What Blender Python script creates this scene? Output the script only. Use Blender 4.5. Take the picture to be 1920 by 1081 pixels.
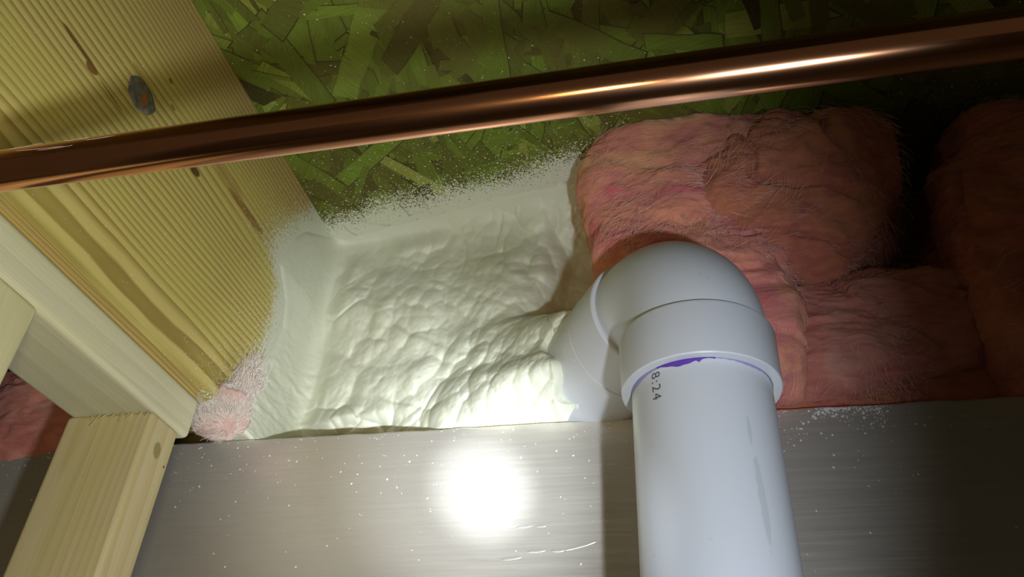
import bpy, bmesh, math, random
import numpy as np
from mathutils import Vector, Matrix
C = bpy.context.scene.collection
SC = bpy.context.scene
for o in list(bpy.data.objects): bpy.data.objects.remove(o)

# ------------------------------------------------------------------ camera
ZC = 1.75
cd = bpy.data.cameras.new('camera'); cam = bpy.data.objects.new('camera', cd); C.objects.link(cam)
EX = Vector((0.9767238, -0.0886546, -0.1953226)); EY = Vector((0.2092707, 0.5936974, 0.7770001)); EZ = Vector((0.0470779, -0.7997899, 0.5984312))
right = Vector((EX[0], EY[0], EZ[0])); up = -Vector((EX[1], EY[1], EZ[1])); fwd = Vector((EX[2], EY[2], EZ[2]))
cam.matrix_world = Matrix.Translation((0, 0, ZC)) @ Matrix((right, up, -fwd)).transposed().to_4x4()
cd.sensor_width = 36; cd.sensor_fit = 'HORIZONTAL'; cd.lens = 36*1526/1920
cd.clip_start = 0.01
SC.camera = cam
# ------------------------------------------------------------------ world, light, exposure
W = bpy.data.worlds.new('world'); SC.world = W; W.use_nodes = True
W.node_tree.nodes['Background'].inputs[0].default_value = (1.0, 0.80, 0.52, 1)
W.node_tree.nodes['Background'].inputs[1].default_value = 0.040
SC.view_settings.view_transform = 'Standard'; SC.view_settings.look = 'None'
SC.view_settings.exposure = 0.0; SC.view_settings.gamma = 1.0; SC.view_settings.use_curve_mapping = False
TORCH = Vector((0.10, 0.0, ZC-0.085))
def spot(name, loc, target, power, half, blend, col, radius):
    l = bpy.data.lights.new(name, 'SPOT'); l.energy = power; l.spot_size = math.radians(2*half); l.spot_blend = blend
    l.color = col; l.shadow_soft_size = radius
    o = bpy.data.objects.new(name, l); C.objects.link(o); o.location = loc
    o.rotation_euler = (Vector(target)-Vector(loc)).to_track_quat('-Z', 'Y').to_euler(); return o
spot('torch_core', TORCH, (-0.163, 0.59, ZC+0.258), 62.0, 3.8, 1.0, (0.84, 0.92, 1.0), 0.006)
spot('torch_halo', TORCH, (-0.165, 0.59, ZC+0.265), 30.0, 9.5, 1.0, (0.82, 0.91, 1.0), 0.006)
spot('torch_beam', TORCH, (-0.260, 0.60, ZC+0.320), 16.0, 13.5, 1.0, (0.92, 0.96, 0.98), 0.006)
spot('torch_spill', TORCH, (-0.28, 0.50, ZC+0.28), 10.0, 39.0, 0.6, (0.86, 0.93, 1.0), 0.012)
# the phone's own lamp beside the lens, weak and warm
spot('phone_lamp', (-0.035, 0.0, ZC-0.01), (-0.34, 0.5, ZC+0.36), 3.4, 37.0, 0.9, (1.0, 0.80, 0.42), 0.025)

# ------------------------------------------------------------------ helpers
def tag(o, label=None, cat=None, group=None, kind=None):
    if label: o['label'] = label
    if cat: o['category'] = cat
    if group: o['group'] = group
    if kind: o['kind'] = kind
    return o
def mesh_obj(name, verts, faces, mat, parent=None, smooth=False, loc=None):
    me = bpy.data.meshes.new(name)
    v = np.asarray(verts, float)
    base = Vector(loc) if loc is not None else Vector((0, 0, 0))
    if parent is not None:
        base = Vector((0, 0, 0)); q = parent
        while q is not None: base = base + Vector(q.location); q = q.parent
    v = v - np.array(base)
    me.from_pydata(v.tolist(), [], faces if isinstance(faces, list) else faces.tolist())
    me.materials.append(mat); me.update()
    if smooth: me.polygons.foreach_set('use_smooth', [True]*len(me.polygons))
    o = bpy.data.objects.new(name, me); C.objects.link(o)
    if parent is not None: o.parent = parent
    else: o.location = base
    return o
def empty(name, loc):
    o = bpy.data.objects.new(name, None); C.objects.link(o); o.location = loc; o.empty_display_size = .02; return o
def from_bm(name, bm, mat, parent=None, smooth=False, loc=None):
    bm.normal_update()
    bm.verts.ensure_lookup_table(); bm.verts.index_update()
    vs = [v.co[:] for v in bm.verts]; fs = [[v.index for v in f.verts] for f in bm.faces]
    bm.free(); return mesh_obj(name, vs, fs, mat, parent, smooth, loc)
def box_bm(x0, x1, y0, y1, z0, z1, bev=0.0, seg=3, cuts=0, wob=0, axis=1):
    bm = bmesh.new(); bmesh.ops.create_cube(bm, size=1)
    for v in bm.verts:
        v.co = Vector(((x0+x1)/2+v.co.x*(x1-x0), (y0+y1)/2+v.co.y*(y1-y0), (z0+z1)/2+v.co.z*(z1-z0)))
    if bev: bmesh.ops.bevel(bm, geom=bm.edges[:], offset=bev, segments=seg, affect='EDGES', profile=.5)
    return bm
# numpy noise
def _h(ix, iy, iz, s):
    h = (ix.astype(np.int64)*374761393 + iy.astype(np.int64)*668265263 + iz.astype(np.int64)*2147483647 + s*1274126177) & 0xffffffff
    h = ((h ^ (h >> 13))*1274126177) & 0xffffffff
    h = ((h ^ (h >> 16))*2246822519) & 0xffffffff
    h = h ^ (h >> 15)
    return (h & 0xffffff)/float(0xffffff)
def vnoise(p, s=0):
    i = np.floor(p); f = p-i; f = f*f*f*(f*(f*6-15)+10); r = 0
    for a in (0, 1):
        for b in (0, 1):
            for c in (0, 1):
                w = (f[:, 0] if a else 1-f[:, 0])*(f[:, 1] if b else 1-f[:, 1])*(f[:, 2] if c else 1-f[:, 2])
                r = r+w*_h(i[:, 0]+a, i[:, 1]+b, i[:, 2]+c, s)
    return r*2-1
def fbm(p, s=0, o=4):
    r = 0; a = 1; t = 0
    for k in range(o):
        r = r+a*vnoise(p*(2.03**k)+k*7.1, s+k); t += a; a *= .5
    return r/t
def worley(p, s=0):
    i = np.floor(p); d1 = np.full(len(p), 9.); d2 = np.full(len(p), 9.)
    for a in (-1, 0, 1):
        for b in (-1, 0, 1):
            for c in (-1, 0, 1):
                x, y, z = i[:, 0]+a, i[:, 1]+b, i[:, 2]+c
                q = np.stack([x+_h(x, y, z, s), y+_h(x, y, z, s+11), z+_h(x, y, z, s+23)], 1)
                d = ((q-p)**2).sum(1); m = d < d1
                d2 = np.where(m, d1, np.minimum(d2, d)); d1 = np.where(m, d, d1)
    return np.sqrt(d1), np.sqrt(d2)
def sstep(a, b, x):
    t = np.clip((x-a)/(b-a), 0, 1); return t*t*(3-2*t)
def smin(a, b, k):
    h = np.clip(.5+.5*(b-a)/k, 0, 1); return b*(1-h)+a*h-k*h*(1-h)

# node building with operators
class N:
    def __init__(s, mat): s.t = mat.node_tree
    def new(s, ty, **kw):
        n = s.t.nodes.new(ty)
        for k, v in kw.items(): setattr(n, k, v)
        return n
    def put(s, sock, v):
        if isinstance(v, S): s.t.links.new(v.o, sock)
        elif isinstance(v, (tuple, list)): sock.default_value = tuple(v)+((1,) if len(v) == 3 and sock.type == 'RGBA' else ())
        else: sock.default_value = v
    def m(s, op, a, b=None, c=None, clamp=False):
        n = s.new('ShaderNodeMath', operation=op, use_clamp=clamp)
        for i, v in enumerate((a, b, c)):
            if v is not None: s.put(n.inputs[i], v)
        return S(s, n.outputs[0])
    def pos(s):
        g = s.new('ShaderNodeNewGeometry'); x = s.new('ShaderNodeSeparateXYZ'); s.t.links.new(g.outputs['Position'], x.inputs[0])
        return tuple(S(s, x.outputs[i]) for i in range(3))
    def xyz(s, x, y, z):
        n = s.new('ShaderNodeCombineXYZ')
        for i, v in enumerate((x, y, z)): s.put(n.inputs[i], v)
        return S(s, n.outputs[0])
    def noise(s, vec, scale, detail=3, rough=.5, dist=0, col=False):
        n = s.new('ShaderNodeTexNoise'); s.put(n.inputs['Vector'], vec); s.put(n.inputs['Scale'], scale)
        n.inputs['Detail'].default_value = detail; n.inputs['Roughness'].default_value = rough; n.inputs['Distortion'].default_value = dist
        return S(s, n.outputs[1 if col else 0])
    def vor(s, vec, scale, feature='F1', out=0, rnd=1):
        n = s.new('ShaderNodeTexVoronoi', feature=feature); s.put(n.inputs['Vector'], vec); s.put(n.inputs['Scale'], scale)
        n.inputs['Randomness'].default_value = rnd
        return S(s, n.outputs[out])
    def ramp(s, fac, stops, interp='LINEAR'):
        n = s.new('ShaderNodeValToRGB'); s.put(n.inputs[0], fac); r = n.color_ramp; r.interpolation = interp
        while len(r.elements) < len(stops): r.elements.new(.5)
        for e, (p, c) in zip(r.elements, stops):
            e.position = p; e.color = (c, c, c, 1) if not isinstance(c, tuple) else tuple(c)+(1,)
        return S(s, n.outputs[0])
    def rng(s, v, a, b, c=0., d=1., smooth=True):
        n = s.new('ShaderNodeMapRange', interpolation_type='SMOOTHSTEP' if smooth else 'LINEAR')
        for i, q in enumerate((v, a, b, c, d)): s.put(n.inputs[i], q)
        return S(s, n.outputs[0])
    def mix(s, f, a, b, blend='MIX'):
        n = s.new('ShaderNodeMix', data_type='RGBA', blend_type=blend)
        s.put(n.inputs[0], f); s.put(n.inputs[6], a); s.put(n.inputs[7], b); return S(s, n.outputs[2])
    def bump(s, h, strength=.3, dist=.001, nrm=None):
        n = s.new('ShaderNodeBump'); s.put(n.inputs['Height'], h); n.inputs['Strength'].default_value = strength; n.inputs['Distance'].default_value = dist
        if nrm: s.put(n.inputs['Normal'], nrm)
        return S(s, n.outputs[0])
class S:
    def __init__(s, n, o): s.n, s.o = n, o
    def __add__(s, b): return s.n.m('ADD', s, b)
    __radd__ = __add__
    def __sub__(s, b): return s.n.m('SUBTRACT', s, b)
    def __rsub__(s, b): return s.n.m('SUBTRACT', b, s)
    def __mul__(s, b): return s.n.m('MULTIPLY', s, b)
    __rmul__ = __mul__
    def __truediv__(s, b): return s.n.m('DIVIDE', s, b)
def mat(name):
    m = bpy.data.materials.new(name); m.use_nodes = True; n = N(m)
    b = m.node_tree.nodes['Principled BSDF']
    def setp(**kw):
        for k, v in kw.items():
            k = {'color': 'Base Color', 'rough': 'Roughness', 'metal': 'Metallic', 'normal': 'Normal', 'spec': 'Specular IOR Level', 'sss': 'Subsurface Weight', 'sheen': 'Sheen Weight', 'aniso': 'Anisotropic', 'coat': 'Coat Weight', 'coatr': 'Coat Roughness', 'trans': 'Transmission Weight'}.get(k, k)
            n.put(b.inputs[k], v)
    return m, n, setp, b
def speck(n, vec, cover, s1=620, s2=1100):
    """tiny droplets, the share of covered cells follows cover"""
    out = None
    for s in (s1, s2):
        v = n.new('ShaderNodeTexVoronoi', feature='F1'); n.put(v.inputs['Vector'], vec); v.inputs['Scale'].default_value = s
        sep = n.new('ShaderNodeSeparateColor'); n.t.links.new(v.outputs['Color'], sep.inputs[0])
        on = n.m('LESS_THAN', S(n, sep.outputs[0]), cover)
        rad = S(n, sep.outputs[1])*.35+cover*.5+.12
        d = n.m('LESS_THAN', S(n, v.outputs['Distance']), rad)
        q = on*d
        out = q if out is None else n.m('MAXIMUM', out, q)
    return out
FOAMC = (0.70, 0.72, 0.60)

def wood(name, long='y', pith=(-.40, 2.09), light=(.62, .52, .22), dark=(.40, .29, .07), spacing=.006, rough=.55, green=.0, extra=None, contrast=1.):
    m, n, sp, b = mat(name)
    x, y, z = n.pos()
    l, a, c = {'y': (y, x, z), 'z': (z, x, y), 'x': (x, y, z)}[long]
    lv = n.xyz(l*1.2, a*6, c*6)
    w1 = (n.noise(lv, 1.0, 2)-.5)*.05
    w2 = (n.noise(n.xyz(l*9, a*40, c*40), 1.0, 2)-.5)*.004
    r = n.m('SQRT', n.m('POWER', n.m('ABSOLUTE', a-pith[0]), 2.)+n.m('POWER', n.m('ABSOLUTE', c-pith[1]), 2.))+w1+w2
    ring = n.m('FRACT', r/spacing+20.)
    band = n.ramp(ring, [(0, 0.), (.35, .08), (.78, .85*contrast), (.90, 1.*contrast), (.97, .2), (1, 0.)])
    fib = n.noise(n.xyz(l*12, a*900, c*900), 1., 2)
    pat = n.noise(n.xyz(l*5, a*25, c*25), 1., 3)
    col = n.mix(band, light, dark)
    col = n.mix(n.rng(pat, .35, .75)*.45, col, (light[0]*.86+.02, light[1]*.92+.03*green, light[2]*.62))
    col = n.mix(n.rng(fib, .3, .8)*.22, col, tuple(q*.62 for q in light))
    if extra: col = extra(n, x, y, z, col)
    h = band*-.35+fib*.5
    sp(color=col, rough=rough, normal=n.bump(h, .35, .0006), spec=.3)
    return m
def ell(n, u, v, cu, cv, ru, rv, ang=0, jag=.25, seedscale=90):
    ca, sa = math.cos(ang), math.sin(ang)
    du = u-cu; dv = v-cv
    p = (du*ca+dv*sa)/ru; q = (dv*ca-du*sa)/rv
    d = n.m('SQRT', p*p+q*q)
    d = d+(n.noise(n.xyz(u, v, 0.), seedscale, 2)-.5)*jag*2
    return n.rng(d, 1.05, .75)

def joist_extra(n, x, y, z, col):
    # sapwood knots, a gouge, a pitch streak, a brown patch at the wall end and the overspray of the foam
    for (cy, cz, ry, rz, an, c, k) in [(.4127, 2.2205, .0075, .0042, .2, (.10, .045, .012), .95), (.272, 2.199, .024, .0022, -.06, (.16, .075, .02), .9),
                                       (.287, 2.196, .007, .0035, .1, (.22, .10, .03), .95), (.310, 2.1945, .018, .0008, -.05, (.14, .08, .02), .9),
                                       (.493, 2.246, .036, .0045, .03, (.23, .085, .018), .75), (.455, 2.251, .03, .008, .05, (.32, .17, .05), .45),
                                       (.330, 2.236, .018, .003, -.05, (.33, .22, .05), .6), (.405, 2.237, .006, .002, 0, (.2, .13, .03), .6),
                                       (.352, 2.262, .003, .0022, 0, (.13, .09, .02), .8), (.375, 2.213, .010, .003, 0, (.30, .19, .05), .6),
                                       (.365, 2.245, .004, .0016, 0, (.16, .10, .02), .7), (.57, 2.083, .05, .014, 0, (.22, .11, .02), .7)]:
        col = n.mix(ell(n, y, z, cy, cz, ry, rz, an)*k, col, c)
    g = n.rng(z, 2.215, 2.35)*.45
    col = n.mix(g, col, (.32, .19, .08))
    # overspray
    yb = n.ramp((z-2.05)/.30, [(0, .52), (.15, .545), (.28, .568), (.46, .58), (.56, .57), (.64, .545), (.80, .56), (.95, .595)])
    wob = (n.noise(n.xyz(x, y, z), 22, 3)-.5)*.03
    d = y-yb+wob
    cov = n.m('MAXIMUM', n.m('POWER', n.rng(d, -.055, .022, 0, 1), 1.8), n.rng(d, -.09, -.01, .0, .10))
    cov = n.m('MAXIMUM', cov, .004)
    return n.mix(speck(n, n.xyz(x, y, z), cov), col, FOAMC)
M = {}
M['joist'] = wood('joist_wood', 'y', (-.402, 2.088), (.66, .54, .18), (.31, .225, .045), .0062, green=1, extra=joist_extra)
M['shim'] = wood('shim_wood', 'y', (-.36, 2.0), (.52, .38, .13), (.34, .22, .05), .004)
def pale_extra(n, x, y, z, col):
    c = n.noise(n.xyz(x, y, z), 300, 2)
    return n.mix(n.rng(c, .68, .75)*.35, col, (.35, .32, .18))
M['plate'] = wood('plate_wood', 'y', (-.52, 1.90), (.66, .63, .44), (.52, .48, .29), .011, contrast=.45, extra=pale_extra)
def stud_extra(n, x, y, z, col):
    for (cx, cz, rx, rz, an, c, k) in [(-.4555, 1.990, .0015, .0014, 0, (.1, .06, .03), .9), (-.488, 1.955, .0012, .0014, .3, (.1, .06, .03), .9)]:
        col = n.mix(ell(n, x, z, cx, cz, rx, rz, an)*k, col, c)
    col = n.mix(ell(n, y, z, .480, 2.000, .0045, .007, .2, .3)*.8, col, (.22, .19, .05))
    col = n.mix(ell(n, y, z, .493, 1.993, .0012, .0012, 0, .1)*.9, col, (.08, .05, .03))
    return pale_extra(n, x, y, z, col)
M['stud'] = wood('stud_wood', 'z', (-.440, .448), (.58, .49, .28), (.44, .33, .10), .0062, contrast=.5, extra=stud_extra)
M['stud2'] = wood('near_stud_wood', 'z', (-.30, .31), (.60, .56, .34), (.47, .42, .22), .004, contrast=.6)
M['rim'] = wood('rim_wood', 'x', (.9, 2.1), (.40, .30, .13), (.28, .18, .06), .006)

# OSB
m, n, sp, b = mat('osb'); M['osb'] = m
x, y, z = n.pos()
at = n.new('ShaderNodeAttribute', attribute_name='tone'); tone = S(n, at.outputs['Color'])
sepc = n.new('ShaderNodeSeparateColor'); n.put(sepc.inputs[0], tone)
t0 = S(n, sepc.outputs[0]); t1 = S(n, sepc.outputs[1])
col = n.ramp(t0, [(0, (.05, .040, .010)), (.2, (.11, .115, .018)), (.5, (.15, .205, .022)), (.8, (.19, .285, .028)), (1, (.33, .37, .07))])
ca = n.new('ShaderNodeVectorRotate', rotation_type='Z_AXIS'); n.put(ca.inputs['Vector'], n.xyz(x, y, z)); n.put(ca.inputs['Angle'], t1*6.2832)
spx = n.new('ShaderNodeSeparateXYZ'); n.t.links.new(ca.outputs[0], spx.inputs[0])
fib = n.noise(n.xyz(S(n, spx.outputs[0])*40, S(n, spx.outputs[1])*700, 0.), 1., 3)
col = n.mix(n.rng(fib, .3, .75)*.4, col, (.045, .05, .008))
big = n.noise(n.xyz(x, y, 0.), 9, 3)
col = n.mix(n.rng(big, .42, .62)*.6, col, (.13, .10, .022))
fine = n.noise(n.xyz(x, y, z), 900, 2)
col = n.mix(n.rng(fine, .55, .8)*.3, col, (.26, .30, .08))
wob = (n.noise(n.xyz(x, y, 0.), 14, 3)-.5)*.03
d = y-(.634-(x+.363)*.18)+wob
cov = n.m('MAXIMUM', n.m('POWER', n.rng(d, -.065, .018), 1.8), n.rng(d, -.16, -.02, .006, .07))*n.rng(x, .0, -.06, .03, 1.)
col = n.mix(speck(n, n.xyz(x, y, 0.), cov, 560, 1000), col, FOAMC)
sp(color=col, rough=.7, normal=n.bump(fib, .3, .0005), spec=.25)

# spray foam
m, n, sp, b = mat('spray_foam'); M['foam'] = m
x, y, z = n.pos(); v = n.xyz(x, y, z)
f1 = n.noise(v, 260, 3); f2 = n.noise(v, 35, 3)
col = n.mix(n.rng(f2, .3, .7)*.4, FOAMC, (.66, .69, .53))
sp(color=col, rough=.5, normal=n.bump(f1, .25, .0008), spec=.4)
b.inputs['Subsurface Weight'].default_value = .15; b.inputs['Subsurface Radius'].default_value = (.006, .006, .004); b.inputs['Subsurface Scale'].default_value = 1.

# foil facing
m, n, sp, b = mat('foil_facing'); M['foil'] = m
x, y, z = n.pos(); v = n.xyz(x, y, z)
st = n.noise(n.xyz(x*14, y, z*420), 1., 3, .6)
st2 = n.noise(n.xyz(x*5, y, z*60), 1., 3, .6)
gr = n.noise(v, 1500, 2)
col = n.mix(n.rng(st, .3, .7)*.25, (.70, .66, .60), (.55, .51, .45))
zz = 2.063-z
dens = n.noise(n.xyz(x, 0., z), 16, 2)
rgt = n.rng(x, .06, .08)*n.rng(x, .16, .12)
cov = n.rng(zz, .035, .0)*n.rng(dens, .35, .7)*(.06+rgt*1.6)+.004
cov = n.m('MAXIMUM', cov, n.rng(zz, .11, .0, 0., .022))
dots = speck(n, v, cov, 520, 900)
# small dents and scuffs with a shape of their own
rough = n.rng(st, .25, .75, .34, .46)
dent = 0.
for (cx, cz, rx, rz, an) in [(-.118, 1.957, .007, .0012, .05), (-.102, 1.957, .005, .0012, 0), (-.128, 1.976, .006, .0011, 0.1), (-.115, 1.976, .004, .001, 0), (-.137, 1.952, .008, .0012, .1), (-.085, 1.960, .012, .0012, .25)]:
    e = ell(n, x, z, cx, cz, rx, rz, an, .1); dent = e if isinstance(dent, float) else n.m('MAXIMUM', dent, e)
col = n.mix(dots, col, (.8, .8, .78))
sp(color=col, metal=n.m('SUBTRACT', .62, dots*.62), rough=rough+dots*.3, normal=n.bump(st*.35+st2*1.6+gr*.12+dent*2.5, .35, .0006))

# pvc
m, n, sp, b = mat('white_pvc'); M['pvc'] = m
x, y, z = n.pos(); v = n.xyz(x, y, z)
sm = 0
col = (.61, .635, .685)
# foam dust on the elbow, a scuff down the vertical pipe
cov = n.rng(z, 2.06, 2.12, .0, .035)*n.rng(n.noise(v, 40, 2), .4, .65)+n.rng(y, .50, .56, 0., .35)*n.rng(z, 2.07, 2.10)
c2 = n.mix(speck(n, v, cov, 650, 1000)*.8, col, (.78, .76, .62))
e = ell(n, x, z, .0365, 1.928, .0022, .028, .03, .5, 160)
e2 = ell(n, x, z, .0345, 1.970, .0013, .009, .0, .5, 160)
c2 = n.mix(n.m('MAXIMUM', e, e2)*.22, c2, (.22, .24, .24))
c2 = n.mix(n.rng(n.noise(v, 120, 2), .72, .76)*.3, c2, (.45, .47, .5))
sp(color=c2, rough=.33, spec=.5, normal=n.bump(n.noise(v, 60, 2), .05, .001))
b.inputs['Subsurface Weight'].default_value = .1; b.inputs['Subsurface Radius'].default_value = (.003, .003, .003); b.inputs['Subsurface Scale'].default_value = 1.
def plain(name, col, rough=.5, metal=0., spec=.5):
    m, n, sp, b = mat(name); x, y, z = n.pos()
    k = n.noise(n.xyz(x, y, z), 180, 3)
    sp(color=n.mix(n.rng(k, .3, .7)*.35, col, tuple(q*.75 for q in col)), rough=rough, metal=metal, spec=spec); return m
M['primer'] = plain('purple_primer', (.13, .05, .42), .35)
M['primer2'] = plain('faint_primer', (.38, .33, .60), .4)
M['ink'] = plain('printing_ink', (.09, .10, .11), .5)
M['knot'] = None
m, n, sp, b = mat('dark_knot'); M['knot'] = m
x, y, z = n.pos(); v = n.xyz(x, y, z)
k = n.noise(v, 200, 4)
col = n.mix(n.rng(k, .35, .7), (.20, .20, .17), (.10, .10, .085))
rust = ell(n, y, z, .3355, 2.2195, .0038, .0068, .2, .6, 300)
rust = n.m('MAXIMUM', rust, ell(n, y, z, .327, 2.231, .002, .0018, 0, .4, 300))
col = n.mix(rust, col, (.40, .13, .025))
ck = n.noise(n.xyz(x, y*2.5, z), 140, 3, .6, 1.5)
crack = n.rng(n.m('ABSOLUTE', ck-.5), .015, .0)
col = n.mix(crack*.8, col, (.01, .008, .005))
sp(color=col, rough=.45, normal=n.bump(k-crack, .5, .0008))
M['bark'] = plain('knot_rim', (.07, .05, .02), .8)
m, n, sp, b = mat('copper'); M['copper'] = m
x, y, z = n.pos()
k = n.noise(n.xyz(x*12, y*60, z*60), 1., 4); k2 = n.noise(n.xyz(x*3, y*20, z*20), 1., 3)
col = n.mix(n.rng(k, .35, .7)*.5, (.90, .42, .22), (.66, .26, .11))
sp(color=col, metal=1., rough=n.rng(k2, .3, .7, .13, .20), normal=n.bump(n.noise(n.xyz(x*30, y*200, z*200), 1., 2), .04, .0005))
M['concrete'] = plain('concrete', (.30, .29, .27), .9)
M['steel'] = plain('bright_steel', (.8, .8, .8), .3, .6)
M['thread'] = plain('silk', (.75, .75, .72), .4)

def pink(name, pal, seed=0.):
    m, n, sp, b = mat(name); x, y, z = n.pos(); v = n.xyz(x+seed, y, z)
    w = n.noise(v, 14, 4, .55, 1.2)
    f = n.noise(n.xyz((x+seed)*.35+y*.2, y, z*1.6), 55, 5, .65, 2.2)
    ff = n.noise(n.xyz(x*.5+z*.25, y, z), 420, 4, .7, 3.5)
    col = n.ramp(w, [(.30, pal[0]), (.46, pal[1]), (.58, pal[2]), (.72, pal[3])])
    col = n.mix(n.rng(f, .35, .7)*.35, col, tuple(min(1, q*1.35+.03) for q in pal[1]))
    col = n.mix(n.rng(ff, .55, .75)*.35, col, tuple(q*.6 for q in pal[1]))
    col = n.mix(n.rng(n.vor(v, 120), .10, .04)*n.rng(n.noise(v, 60), .55, .7)*.5, col, (.8, .65, .5))
    sp(color=col, rough=.95, spec=.12, sheen=.12, normal=n.bump(f*1.3+ff*.45, .55, .004))
    b.inputs['Sheen Roughness'].default_value = .5; b.inputs['Sheen Tint'].default_value = (1, .75, .65, 1)
    b.inputs['Subsurface Weight'].default_value = .4; b.inputs['Subsurface Radius'].default_value = (.012, .005, .004); b.inputs['Subsurface Scale'].default_value = 1.
    return m
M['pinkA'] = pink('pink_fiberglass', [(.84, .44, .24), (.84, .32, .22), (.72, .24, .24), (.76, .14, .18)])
M['pinkB'] = pink('dimmed_orange_pink_fiberglass', [(.56, .25, .11), (.60, .22, .13), (.50, .16, .12), (.58, .23, .11)], 3.)  # orange-pink, with the light's falloff put into this darker, browner colour
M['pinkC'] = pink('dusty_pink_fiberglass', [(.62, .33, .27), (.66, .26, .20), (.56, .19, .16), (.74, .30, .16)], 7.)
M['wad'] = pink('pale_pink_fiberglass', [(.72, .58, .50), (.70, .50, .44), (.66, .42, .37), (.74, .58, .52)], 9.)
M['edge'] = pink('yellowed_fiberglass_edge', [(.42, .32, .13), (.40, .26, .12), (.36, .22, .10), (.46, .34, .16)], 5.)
M['fiber'] = plain('glass_fiber', (.85, .52, .42), .5)
M['wfiber'] = plain('white_fiber', (.90, .82, .78), .5)

# ------------------------------------------------------------------ setting
YF, ZT, ZO, XJ, YR = .59, 2.063, 2.352, -.381, .678
from_bm('floor', box_bm(-1.6, 1.4, -1.6, .9, -.1, 0), M['concrete'])['kind'] = 'structure'
bm = box_bm(-1.6, 1.4, .652, .90, 0, 2.010); from_bm('wall_back', bm, M['concrete'])['kind'] = 'structure'
from_bm('wall_rim', box_bm(-1.6, 1.4, YR, .716, 2.048, ZO), M['rim'])['kind'] = 'structure'
from_bm('trim_1', box_bm(-1.6, 1.4, .620, .76, 2.010, 2.048, .001), M['rim'])['kind'] = 'structure'
# OSB deck: slab with pressed strands as its surface
rnd = random.Random(5)
vs = []; fs = []; tones = []
def addq(pts, tone):
    i = len(vs); vs.extend(pts); fs.append(list(range(i, i+len(pts)))); tones.extend([tone]*len(pts))
X0, X1, Y0, Y1 = -1.6, 1.4, -1.6, .76
sl = box_bm(X0, X1, Y0, Y1, ZO, ZO+.018)
sl.verts.index_update()
base = [v.co[:] for v in sl.verts]; bf = [[v.index for v in f.verts] for f in sl.faces]; sl.free()
vs.extend(base); fs.extend(bf); tones.extend([(.2, .1)]*len(base))
def strand(cx, cy, zz, L, Wd, a, t):
    k = 6; top = []; bot = []
    ca, sa = math.cos(a), math.sin(a)
    skew = rnd.uniform(-.5, .5)
    tw0, tw1 = rnd.uniform(.65, 1), rnd.uniform(.65, 1)
    for i in range(k):
        u = -1+2*i/(k-1); w = Wd*(tw0+(tw1-tw0)*(i/(k-1)))*(1+rnd.uniform(-.10, .10))
        top.append((u*L+skew*w, w+rnd.uniform(-.05, .05)*Wd)); bot.append((u*L-skew*w, -w+rnd.uniform(-.05, .05)*Wd))
    pts = bot+top[::-1]
    tl = rnd.uniform(-.003, .003)
    dk = rnd.random() < .5 and t > .1  # dark outline under the strand: painted edge shadow, also its resin-dark edge
    if dk: addq([(cx+p*1.03*ca-(q*1.06+.0006)*sa, cy+p*1.03*sa+(q*1.06+.0006)*ca, zz+tl*p+abs(tl)*L+.00003) for p, q in pts][::-1], (0.03, .2))
    addq([(cx+p*ca-q*sa, cy+p*sa+q*ca, zz+tl*p+abs(tl)*L) for p, q in pts][::-1], (t, (a/6.2832) % 1))
# the part of the deck that can be seen: fine; elsewhere coarse
NS = 3600
for i in range(NS):
    cx, cy = rnd.uniform(-.75, .45), rnd.uniform(-.05, .70)
    a = rnd.gauss(1.65, .62) if rnd.random() < .72 else rnd.uniform(0, 3.14)
    L = rnd.uniform(.014, .060); Wd = L*rnd.uniform(.12, .38)
    t = min(1, max(0, rnd.gauss(.50, .23)))
    strand(cx, cy, ZO-.0001-.0016*i/NS, L, min(Wd, .014), -a, t)
for i in range(900):
    cx, cy = rnd.uniform(-1.5, 1.3), rnd.uniform(-1.5, -.05)
    L = rnd.uniform(.03, .09); strand(cx, cy, ZO-.0002-.0008*i/900, L, L*rnd.uniform(.15, .35), rnd.uniform(0, 3.14), rnd.random())
ceil = mesh_obj('ceiling', vs, fs, M['osb']); ceil['kind'] = 'structure'
ca_ = ceil.data.color_attributes.new('tone', 'FLOAT_COLOR', 'POINT')
arr = np.zeros((len(vs), 4)); arr[:, :2] = np.array(tones); arr[:, 3] = 1
ca_.data.foreach_set('color', arr.ravel())

# ------------------------------------------------------------------ framing
j = from_bm('floor_joist', box_bm(XJ-.038, XJ, -1.2, YR, 2.066, ZO, .003), M['joist'], loc=(XJ-.019, -1.2, 2.066))
tag(j, 'yellow ridged-grain floor joist running under the green deck, left of the foam', 'joist')
# the dark round knot in the joist
bm = bmesh.new()
ky, kz, kr = .3331, 2.2213, .0145
ringv = []
for s, rr, dx in ((0, 1.00, .0002), (1, .93, .0012), (2, .6, .0016), (3, .25, .0018)):
    ring = []
    for i in range(40):
        a = i/40*math.tau; w = 1+.05*math.sin(3*a+1)+.03*math.sin(7*a)
        if abs(a-5.35) < .12: w *= .86
        ring.append(bm.verts.new((XJ+dx, ky+math.cos(a)*kr*rr*w*1.12, kz+math.sin(a)*kr*rr*w*.86)))
    ringv.append(ring)
for r0, r1 in zip(ringv, ringv[1:]):
    for i in range(40): bm.faces.new((r0[i], r0[(i+1) % 40], r1[(i+1) % 40], r1[i]))
bm.faces.new(ringv[-1])
kn = from_bm('knot', bm, M['knot'], parent=j, smooth=True); kn['label'] = 'dark grey round knot with a rusty stain'
sh = from_bm('shim_strip', box_bm(-.452, XJ-.0005, -.6, .505, 2.058, 2.066, .001), M['shim'], loc=(-.416, -.6, 2.058))
tag(sh, 'thin brown wood strip squeezed between the yellow joist and the pale plate below', 'wood strip')
pl = from_bm('top_plate', box_bm(-.455, XJ, -.6, .511, 2.024, 2.058, .0045, 4), M['plate'], loc=(-.418, -.6, 2.024))
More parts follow.
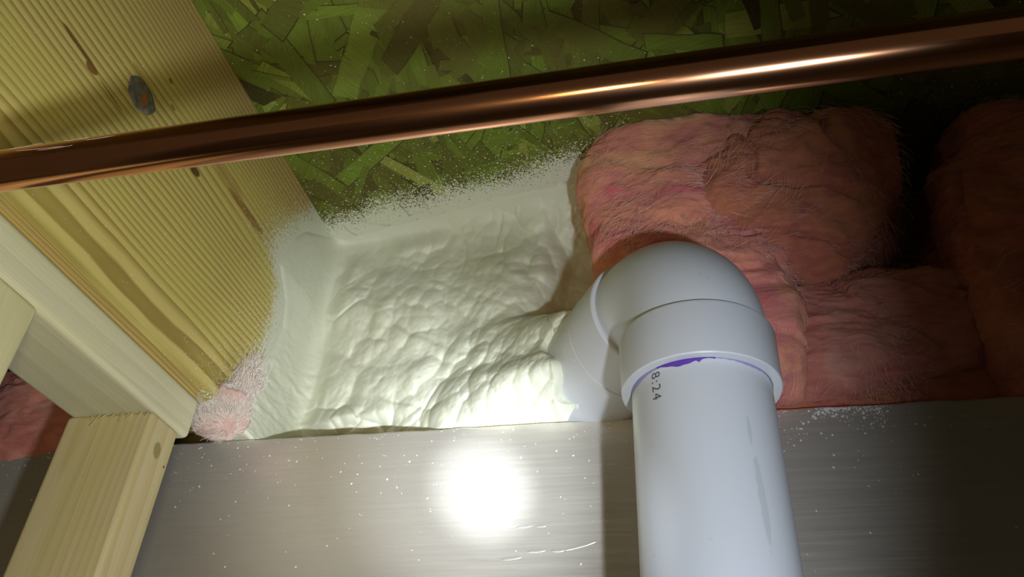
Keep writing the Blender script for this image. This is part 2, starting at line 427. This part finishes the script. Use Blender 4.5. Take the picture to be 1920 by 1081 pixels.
tag(pl, 'pale lumber plate lying lengthwise under the joist, on top of the uprights', 'lumber')
def ragged_box(name, x0, x1, y0, y1, z0, z1, m, lab, hide=()):
    o = from_bm(name, box_bm(x0, x1, y0, y1, z0, z1, .0035, 4), m, loc=((x0+x1)/2, (y0+y1)/2, z0))
    tag(o, lab, 'stud'); return o
s1 = ragged_box('wall_stud', -.455, XJ-.0005, .463, .498, 0, 2.024, M['stud'], 'tan upright stud with pale edge nearest the foil board, splinters at its top')
s2 = ragged_box('wall_stud', -.455, XJ+.0005, .298, .334, 0, 2.0245, M['stud2'], 'upright stud cut off by the left edge of the photo, nearest the camera')
# splinters at the saw cut of the tan stud
for i in range(9):
    bm = bmesh.new(); cx = -.432+i*.0058+rnd.uniform(-.002, .002); L = rnd.uniform(.004, .014); w = rnd.uniform(.0005, .0012)
    dx = rnd.uniform(-.004, .006); y0 = .4625
    p = [(cx-w, y0, 2.0235), (cx+w, y0, 2.0235), (cx+dx+w*.3, y0-rnd.uniform(.001, .004), 2.0235-L)]
    q = [(a, b_+.0009, c) for a, b_, c in p]
    vv = [bm.verts.new(k) for k in p+q]
    bm.faces.new((vv[0], vv[1], vv[2])); bm.faces.new((vv[5], vv[4], vv[3]))
    for a, b_ in ((0, 1), (1, 2), (2, 0)): bm.faces.new((vv[b_], vv[a], vv[a+3], vv[b_+3]))
    from_bm('splinter', bm, M['stud'], parent=s1)

# foil-faced board on the wall
bm = box_bm(-1.5, 1.3, YF, .6185, .05, ZT)
# slightly ragged top edge
fe = empty('foil_faced_board', (-.1, .605, .0))
N_ = 500; v_ = []; f_ = []
xs = np.linspace(-1.5, 1.3, N_+1)
jit = fbm(np.stack([xs*60, xs*0, xs*0], 1), 3, 4)*.0009
for i, x_ in enumerate(xs):
    zt = ZT+jit[i]
    v_ += [(x_, YF, 0.0), (x_, YF, zt-.0016), (x_, YF+.0012, zt), (x_, .6185, zt), (x_, .6185, 0.0)]
for i in range(N_):
    a = i*5; c = a+5
    for k in range(4): f_.append([a+k, c+k, c+k+1, a+k+1])
    f_.append([a+4, c+4, c, a])
f_.append([0, 1, 2, 3, 4]); f_.append([N_*5+k for k in (4, 3, 2, 1, 0)])
bpy.data.objects.remove(fe); bm.free()
fb = mesh_obj('foil_faced_board', v_, f_, M['foil'], loc=(-.1, .605, 0.0))
tag(fb, 'silver foil-faced insulation board standing against the wall behind the white pipe', 'insulation board')

# ------------------------------------------------------------------ spray foam (grown over rim, joist and deck)
AX = math.radians(33); D = np.array([-math.sin(AX), math.cos(AX), 0.]); PX, PY, ZH, RB = .0106, .475, 2.0545, .057
PE = np.array([PX, PY, ZH+RB]) + D*RB         # where the elbow's outlet starts
def foam_mesh():
    O = np.array([-.10, .22, 1.97])
    nu, nv = 620, 470
    # directions aimed at a coarse box around the corner
    az = np.linspace(-.86, .62, nu); el = np.linspace(.16, 1.30, nv)
    A, E_ = np.meshgrid(az, el, indexing='ij'); A = A.ravel(); E_ = E_.ravel()
    d = np.stack([np.sin(A)*np.cos(E_), np.cos(A)*np.cos(E_), np.sin(E_)], 1)
    yb_z = np.array([2.05, 2.095, 2.134, 2.188, 2.218, 2.242, 2.29, 2.335, 2.36]); yb_y = np.array([.52, .545, .568, .58, .57, .545, .56, .595, .605])
    def field(p, full=False):
        x, y, z = p[:, 0], p[:, 1], p[:, 2]
        wx, wy, wz, ws = x-XJ, YR-y, ZO-z, z-2.046
                # coverage, measured inwards from the mist's edge
        cj = y-np.interp(z, yb_z, yb_y)
        co = y-(.634-(x+.363)*.18)
        c = np.minimum(cj+np.clip(wx, 0, 1)*1.4, co+np.clip(wz, 0, 1)*1.5)
        kk = .0015+.035*sstep(.0, .07, c)
        w = smin(smin(wx, wy, kk), wz, kk*.8)
        # thickness: thin film, then a heavy pour
        film = -.004+.0046*sstep(.0, .03, c)
        pour = .034*sstep(.0, .23, c)*sstep(-.02, .06, wx)
        pour += .007*np.exp(-((z-2.14)/.022)**2)*sstep(-.335, -.25, x)-.040*sstep(2.110, 2.078, z)       # shelf above the sill
        pour += .008*np.exp(-(((x+.325)/.035)**2+((z-2.085)/.03)**2))
        pour += .016*np.exp(-(((x+.165)/.04)**2+((z-2.23)/.07)**2))-.028*sstep(-.135, -.095, x)*sstep(2.15, 2.20, z)-.02*sstep(-.02, .03, x)
        T = film+np.maximum(pour, .006*sstep(0, .1, c))
        f = w-T
        # sleeve of foam around the pipe
        q = p-PE; t = q@D; rad = np.linalg.norm(q-np.outer(t, D), axis=1)
        end = .084+.012*np.sin(5*np.arctan2(q[:, 2], q@np.array([D[1], -D[0], 0])))
        sleeve = np.maximum(rad-(.052+.55*np.clip(t-end, 0, .2)), end-t)
        f = smin(f, sleeve, .012)
        # heap on the sill
        f = smin(f, np.maximum(np.maximum(ws-(.010+.004*np.sin(x*40)), -(y-.656)), -(x+.345)), .004)
        return f, c, wx, wz
    t = np.full(len(d), .12); done = np.zeros(len(d), bool); tp = t.copy()
    for k in range(140):
        f, *_ = field(O+d*t[:, None])
        neg = (f < 0) & ~done; done |= neg
        step = np.clip(f*.75, .0008, .02)
        t = np.where(done, t, t+step)
        if done.all(): break
    lo = t-.02; hi = t.copy()
    lo = np.maximum(lo, .05)
    for k in range(12):
        mid = (lo+hi)/2; f, *_ = field(O+d*mid[:, None]); hi = np.where(f < 0, mid, hi); lo = np.where(f < 0, lo, mid)
    p = O+d*hi[:, None]
    f, c, wx, wz = field(p)
    amt = sstep(.020, .085, c)*sstep(.006, .03, wx)
    near = np.exp(-((p[:, 2]-2.08)/.05)**2)
    # billows: piles of rounded lobes with creases between them
    q = p + .007*np.stack([fbm(p*16, 1, 2), fbm(p*16, 2, 2), fbm(p*16, 3, 2)], 1)
    dome = lambda w: np.sqrt(np.clip(1.05-np.clip(w, 0, 1)**2, 0, 2))
    w1, w1b = worley(q*np.array([22., 18., 14.]), 4)
    w2, _ = worley(q*np.array([52., 44., 40.]), 8)
    w3, _ = worley(q*np.array([125., 110., 100.]), 9)
    patch = sstep(-.25, .35, fbm(p*14, 50, 2))
    h = .022*dome(w1) + (.0070+.0095*patch)*dome(w2) + .0026*(1-patch*.6)*dome(w3) + .0006*fbm(p*240, 12, 3) - .016
    h -= .0035*np.exp(-((w1b-w1)/.045)**2)*sstep(-.1, .4, fbm(p*11, 71, 2))
    # overlapping passes of the gun: scalloped steps
    s = (q[:, 2]*.9+q[:, 0]*.55+.03*fbm(p*12, 14, 2))*13.
    fr = s-np.floor(s); st = (fr**.5)*(1-sstep(.88, 1., fr))
    h += .0018*st
    h = h*amt
    # fine ripples on the joist side
    rp = sstep(.0, .03, c)*(1-amt)*sstep(2.22, 2.10, p[:, 2])*sstep(.06, .03, wx)
    r1 = np.sin((p[:, 2]*1.0+p[:, 1]*.5+.008*fbm(p*40, 21, 2))*620)
    h += rp*(.0022*fbm(q*np.array([60, 70, 210.]), 22, 3)+.0012*(1-worley(q*np.array([90, 90, 150.]), 6)[0]))
    h += .0005*fbm(p*150, 31, 3)*sstep(.0, .03, c)
    # small bubbles in the gap behind the board's edge
    bb = np.exp(-((p[:, 2]-2.060)/.010)**2)*sstep(-.26, -.22, p[:, 0])
    h += bb*.007*(1-worley(p*95, 41)[0]**2*1.2)
    # stay behind the board
    P = O+d*(hi-h*1.0)[:, None]
    lim = (P[:, 2] < ZT+.004) & (P[:, 1] < .6195)
    P[lim, 1] = np.maximum(P[lim, 1], .6195)
    wd = np.minimum(np.minimum(P[:, 0]-XJ, YR-P[:, 1]), ZO-P[:, 2])
    ok = (wd > -.003) & (P[:, 2] > 2.030) & (P[:, 0] < .06)
    idx = np.arange(nu*nv).reshape(nu, nv)
    a = idx[:-1, :-1].ravel(); b_ = idx[1:, :-1].ravel(); c_ = idx[1:, 1:].ravel(); e = idx[:-1, 1:].ravel()
    keep = ok[a] & ok[b_] & ok[c_] & ok[e]
    F_ = np.stack([a, b_, c_, e], 1)[keep]
    used = np.unique(F_); rm = np.full(nu*nv, -1); rm[used] = np.arange(len(used))
    return P[used], rm[F_]
P_, F_ = foam_mesh()
fo = mesh_obj('spray_foam', P_, F_, M['foam'], smooth=True, loc=(-.2, .65, 2.05))
tag(fo, 'lumpy cream-white spray foam filling the corner between joist, green deck and foil board', 'spray foam')

# ------------------------------------------------------------------ white drain pipe and its fittings
dp = empty('drain_pipe', (PX, PY, 0))
tag(dp, 'white plastic drain pipe rising past the foil board and bending back into the foam', 'pipe')
def sweep(name, path, rads, m, parent, n=96, cap=False):
    """circle swept along path; path: list of (pos, tangent, radius)"""
    v_ = []; f_ = []
    ref = np.array([D[1], -D[0], 0.])
    for (p, tg), r in zip(path, rads):
        tg = tg/np.linalg.norm(tg); b2 = np.cross(tg, ref)
        for i in range(n):
            a = i/n*math.tau; v_.append(p+r*(math.cos(a)*ref+math.sin(a)*b2))
    for k in range(len(path)-1):
        for i in range(n): f_.append([k*n+i, k*n+(i+1) % n, (k+1)*n+(i+1) % n, (k+1)*n+i])
    o = mesh_obj(name, v_, f_, m, parent, smooth=True)
    bm = bmesh.new(); bm.from_mesh(o.data); bmesh.ops.recalc_face_normals(bm, faces=bm.faces[:]); bm.to_mesh(o.data); bm.free()
    es = o.modifiers.new('e', 'EDGE_SPLIT'); es.split_angle = math.radians(40)
    return o
ZV = np.array([0, 0, 1.]); PB = np.array([PX, PY, 0.])
def vz(prof):  return [(PB+ZV*z, ZV) for z, r in prof], [r for z, r in prof]
pth, rr = vz([(0.0, .0405), (0.0, .04445), (1.0, .04445), (2.03, .04445), (2.05, .04445)])
pipe = sweep('pipe', pth, rr, M['pvc'], dp)
# elbow body: quarter bend with a spigot
pp = []; rr = []
c0 = PB+ZV*ZH+D*RB
for i in range(33):
    a = i/32*math.pi/2
    pos = c0+RB*(-math.cos(a)*D+math.sin(a)*ZV); tg = math.sin(a)*D+math.cos(a)*ZV
    pp.append((pos, tg)); rr.append(.0476+.0006*math.sin(a*2))
pp = [(PB+ZV*(ZH-.004), ZV)]+pp+[(PE+D*.02, D)]; rr = [.0476]+rr+[.0476]
elbow = sweep('elbow', pp, rr, M['pvc'], dp)
pth, rr = vz([(2.0165, .0447), (2.0160, .0452), (2.0160, .0503), (2.0168, .0510), (2.0525, .0516), (2.0545, .0510), (2.0553, .0495), (2.0553, .0470)])
hub = sweep('socket_collar', pth, rr, M['pvc'], elbow)
# second fitting carrying on into the foam
def dz(prof): return [(PE+D*t, D) for t, r in prof], [r for t, r in prof]
pth, rr = dz([(-.001, .0470), (-.0015, .0478), (-.0015, .0503), (-.0005, .0512), (.0365, .0516), (.0372, .0508), (.0378, .0508), (.0385, .0514), (.060, .0510), (.115, .0505), (.14, .0505)])
cp = sweep('coupling', pth, rr, M['pvc'], dp)
# seam groove
# purple primer below the collar
def cyl_strip(name, a0, a1, top, low, m, parent, r=.04462, nn=120):
    v_ = []; f_ = []
    for i in range(nn+1):
        a = a0+(a1-a0)*i/nn; zl = low(a)
        for z in (top, (top+zl)/2, zl): v_.append((PX+math.sin(a)*r, PY-math.cos(a)*r, z))
    for i in range(nn):
        for k in (0, 1): f_.append([i*3+k, i*3+k+1, i*3+4+k, i*3+3+k])
    return mesh_obj(name, v_, f_, m, parent, smooth=True)
def lowA(a):   # angle 0 faces the camera, minus is left
    v = 2.0155
    return v-.0034*math.exp(-((a+.26)/.22)**2)*(1 if a < .0 else .3) - .0002*math.sin(a*37) - (.0018*math.exp(-((a-.0)/.03)**2))
cyl_strip('primer_stain', -.62, .22, 2.0180, lowA, M['primer'], pipe)['label'] = 'purple primer smear under the collar'
cyl_strip('primer_stain', .22, 1.35, 2.0180, lambda a: 2.0158-.0014*math.exp(-((a-.75)/.25)**2)-.0002*math.sin(a*50), M['primer2'], pipe)['label'] = 'faint purple primer ring, right side'
cyl_strip('primer_stain', -1.45, -.62, 2.0180, lambda a: 2.0152-.0022*math.exp(-((a+1.1)/.3)**2)-.0002*math.sin(a*50), M['primer2'], pipe)['label'] = 'faint purple primer ring, left side'
# printed time running down the pipe
tc = bpy.data.curves.new('print', 'FONT'); tc.body = '08:24'; tc.size = .0095; tc.space_character = 1.22; tc.align_x = 'LEFT'
to = bpy.data.objects.new('print_tmp', tc); C.objects.link(to)
bpy.context.view_layer.update()
tm = bpy.data.meshes.new_from_object(to.evaluated_get(bpy.context.evaluated_depsgraph_get()))
bpy.data.objects.remove(to)
bm = bmesh.new(); bm.from_mesh(tm); bmesh.ops.triangulate(bm, faces=bm.faces[:])
bmesh.ops.subdivide_edges(bm, edges=bm.edges[:], cuts=1)
A0 = -.72; ZT0 = 2.0195
for v in bm.verts:
    u, w = v.co.x, v.co.y             # u runs down the pipe, letter tops point to the right
    a = A0+(w)/.0446; z = ZT0-u
    v.co = Vector((PX+math.sin(a)*.04459, PY-math.cos(a)*.04459, z))
tx = from_bm('printed_time', bm, M['ink'], parent=pipe); tx['label'] = 'grey printed digits running down the pipe'

# ------------------------------------------------------------------ copper pipe
YP, ZP, RP = .19, 1.9820, .0086
v_ = []; f_ = []; nn = 64; xs = np.linspace(-1.3, 1.1, 60)
for i, x_ in enumerate(xs):
    for k in range(nn):
        a = k/nn*math.tau; v_.append((x_, YP+RP*math.cos(a), ZP+RP*math.sin(a)))
for i in range(59):
    for k in range(nn): f_.append([i*nn+k, (i+1)*nn+k, (i+1)*nn+(k+1) % nn, i*nn+(k+1) % nn])
f_.append([k for k in range(nn)]); f_.append([59*nn+k for k in range(nn)][::-1])
cu = mesh_obj('copper_pipe', v_, f_, M['copper'], smooth=True, loc=(-.1, YP, ZP))
tag(cu, 'shiny copper water pipe crossing the whole view in front of joist and deck', 'pipe')

# ------------------------------------------------------------------ fiberglass
def tubes(name, lines, r, m, parent, kind=None, label=None):
    v_ = []; f_ = []
    for L in lines:
        L = np.asarray(L); i0 = len(v_)
        tg = np.gradient(L, axis=0); tg /= np.linalg.norm(tg, axis=1)[:, None]+1e-9
        up_ = np.array([.3, .5, .8]); u = np.cross(tg, up_); u /= np.linalg.norm(u, axis=1)[:, None]+1e-9; w = np.cross(tg, u)
        for k in range(len(L)):
            for a in (0, 2.094, 4.189): v_.append(L[k]+r*(math.cos(a)*u[k]+math.sin(a)*w[k]))
        for k in range(len(L)-1):
            for a in range(3): f_.append([i0+k*3+a, i0+k*3+(a+1) % 3, i0+k*3+3+(a+1) % 3, i0+k*3+3+a])
    o = mesh_obj(name, v_, f_, m, parent)
    if kind: o['kind'] = kind
    if label: o['label'] = label
    return o
def batt(name, c, h, seed, m, label, cat='insulation', pw=4., lump=.012, fold=.010, sub=7, rot=0, clampz=None, fn=None, fibers=0, group=None, fm=None, fl=1.):
    bm = bmesh.new(); bmesh.ops.create_icosphere(bm, subdivisions=sub, radius=1)
    bm.verts.index_update(); d = np.array([v.co[:] for v in bm.verts]); fs_ = [[v.index for v in f.verts] for f in bm.faces]; bm.free()
    h = np.array(h); r = (np.abs(d/h)**pw).sum(1)**(-1/pw); p = d*r[:, None]
    if rot: ca, sa = math.cos(rot), math.sin(rot); p = np.stack([p[:, 0]*ca-p[:, 2]*sa, p[:, 1], p[:, 0]*sa+p[:, 2]*ca], 1)
    p = p+np.array(c); nrm = d/np.linalg.norm(d, axis=1)[:, None]
    k = seed*3.1
    q = p+.02*np.stack([fbm(p*14+k, 1, 3), fbm(p*14+k, 2, 3), fbm(p*14+k, 3, 3)], 1)
    disp = lump*fbm(q*16+k, 4, 4)
    w1, w2 = worley(q*np.array([13, 13, 17.])+k, 5+seed)
    disp += fold*(.55-w1)*1.3
    rd = 1-np.abs(vnoise(q*np.array([16, 16, 26.])+k, 7)); disp -= fold*.7*np.clip((rd-.80)/.2, 0, 1)*sstep(-.1, .5, vnoise(q*9+k, 17))      # sharp tears
    qq = q+.006*np.stack([fbm(q*50+k, 31, 2), fbm(q*50+k, 32, 2), fbm(q*50+k, 33, 2)], 1)
    disp += .0045*fbm(qq*np.array([35, 35, 90.])+k, 9, 4)
    disp += .0018*fbm(qq*np.array([90, 90, 260.])+k, 10, 3)
    p = p+nrm*disp[:, None]
    if fn: p = fn(p)
    zmax = ZO-.002; p[:, 2] = np.minimum(p[:, 2], zmax)
    if clampz: p[:, 2] = np.maximum(p[:, 2], clampz)
    p[:, 1] = np.minimum(p[:, 1], YR-.001)
    low = (p[:, 2] < ZT+.003) & (p[:, 1] < .63)
    root = empty(name, (c[0], c[1], float(p[:, 2].min())))
    tag(root, label, cat, group)
    o = mesh_obj('fiber_mass', p, fs_, m, root, smooth=True)
    if fibers:
        rg = np.random.default_rng(seed); L = []
        front = np.where((d[:, 1] < .2))[0]
        for i in rg.choice(front, fibers):
            n0 = nrm[i]; a = p[i]-n0*.001; t_ = rg.normal(size=3); t_ -= t_.dot(n0)*n0; t_ /= np.linalg.norm(t_)
            flow = np.array([fbm(a[None]*9, 61, 2)[0], fbm(a[None]*9, 62, 2)[0], fbm(a[None]*9, 63, 2)[0]])*2.2; t_ = t_*.5+flow-flow.dot(n0)*n0; t_ /= np.linalg.norm(t_)+1e-9
            ln = fl*rg.uniform(.006, .022); s = np.linspace(0, 1, 6)[:, None]; cv = rg.normal(size=3)*.35
            L.append(a+(t_*s+n0*s*(1-s)*rg.uniform(.1, .5)+cv*s*s*.4)*ln)
        tubes('loose_fibers', L, .00013, fm or M['fiber'], root, kind='stuff')
    return root
def flatleft(p):
    # the torn end of the batt is nearly flat
    return p
batt('fiberglass_batt', (.012, .628, 2.225), (.086, .088, .155), 1, M['pinkA'], 'bright pink torn fiberglass batt directly above the white elbow', group='fiberglass batts in the joist bay', pw=9., lump=.011, fold=.012, clampz=2.05, fibers=7000)
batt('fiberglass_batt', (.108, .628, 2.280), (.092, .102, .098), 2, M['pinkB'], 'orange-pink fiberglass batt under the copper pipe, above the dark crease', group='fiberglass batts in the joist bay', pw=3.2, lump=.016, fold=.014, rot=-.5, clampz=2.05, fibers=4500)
batt('fiberglass_batt', (.150, .645, 2.135), (.105, .070, .058), 3, M['pinkC'], 'dusty pink fiberglass batt right of the pipe collar, below the dark crease', group='fiberglass batts in the joist bay', pw=3.5, lump=.010, fold=.010, rot=.12, clampz=2.05, fibers=3000)
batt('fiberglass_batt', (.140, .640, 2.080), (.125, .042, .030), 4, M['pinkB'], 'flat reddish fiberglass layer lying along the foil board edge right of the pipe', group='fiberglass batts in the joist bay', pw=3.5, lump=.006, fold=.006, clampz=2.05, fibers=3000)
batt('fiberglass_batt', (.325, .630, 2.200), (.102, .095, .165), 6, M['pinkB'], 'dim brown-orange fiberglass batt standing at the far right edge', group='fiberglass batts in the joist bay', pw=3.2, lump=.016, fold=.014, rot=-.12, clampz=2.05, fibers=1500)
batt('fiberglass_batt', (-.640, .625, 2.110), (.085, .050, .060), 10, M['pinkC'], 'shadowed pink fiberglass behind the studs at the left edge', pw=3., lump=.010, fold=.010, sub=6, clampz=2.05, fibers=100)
# the small wad stuffed at the end of the plate
def wadpinch(p): return p
wd = batt('fiberglass_wad', (-.385, .551, 2.0705), (.025, .020, .025), 12, M['wad'], 'small pale pink fiberglass wad stuffed between plate end and foam', pw=2.2, lump=.008, fold=.004, sub=6, fibers=6000, fl=.5, fm=M['wfiber'], fn=lambda p: np.stack([p[:, 0], p[:, 1], np.maximum(p[:, 2], 2.046)], 1))
rg = np.random.default_rng(3); L = []
for i in range(1500):
    s = np.linspace(0, 1, 7)[:, None]; a = np.array([-.370, .546, 2.086])+rg.normal(size=3)*[.007, .003, .005]
    b_ = np.array([-.368+rg.normal()*.004, .548+rg.normal()*.002, 2.098+abs(rg.normal())*.011])
    L.append(a+(b_-a)*s+rg.normal(size=3)*.008*s*(1-s)*2+rg.normal(size=3)*.003*s*s)
tubes('fiber_tuft', L, .00017, M['wfiber'], wd, kind='stuff', label='whitish wisp sticking up from the wad')
w2 = batt('fiberglass_wad', (-.401, .548, 2.066), (.011, .010, .009), 14, M['pinkC'], 'tiny darker pink tuft left of the pale wad, at the plate end', pw=2.2, lump=.003, fold=.002, sub=5)

# cobweb on the copper pipe, two stray threads in the dark bay
L = []
for i in range(9):
    x0 = -.262+rg.uniform(0, .05); s = np.linspace(0, 1, 8)[:, None]; e = rg.uniform(.01, .03)
    a = np.array([x0, YP-.0086+rg.uniform(0, .001), ZP+.001+rg.uniform(-.002, .003)]); b_ = a+np.array([e, rg.uniform(-.0006, .0002), rg.uniform(-.003, .001)])
    L.append(a+(b_-a)*s+np.array([0, -.0006, -.001])*(s*(1-s))*2)
cw = tubes('cobweb', L, .00004, M['thread'], None); tag(cw, 'wispy white cobweb strands clinging to the left end of the copper pipe', 'cobweb')

for (a, b_, c, d_) in [((.2117, .4765), (.2207, .4800), (.2123, .4825), (.2194, .4820)), ((.2790, .4205), (.2860, .4230), (.2805, .4225), (.2865, .4245))]:
    L = [np.array([[a[0], a[1], 2.353], [(a[0]+b_[0])/2, (a[1]+b_[1])/2, 2.3485], [b_[0], b_[1], 2.347]]), np.array([[c[0], c[1], 2.353], [(c[0]+d_[0])/2, (c[1]+d_[1])/2, 2.3485], [d_[0], d_[1], 2.347]])]
    t_ = tubes('staple', L, .00035, M['steel'], None)
    tag(t_, 'shiny staple prongs poking from the dark deck ' + ('between two orange-brown batts' if a[0] < .25 else 'nearest the right edge'), 'staple', 'staple prongs in the deck')

print('verts', sum(len(o.data.vertices) for o in bpy.data.objects if o.type == 'MESH'))
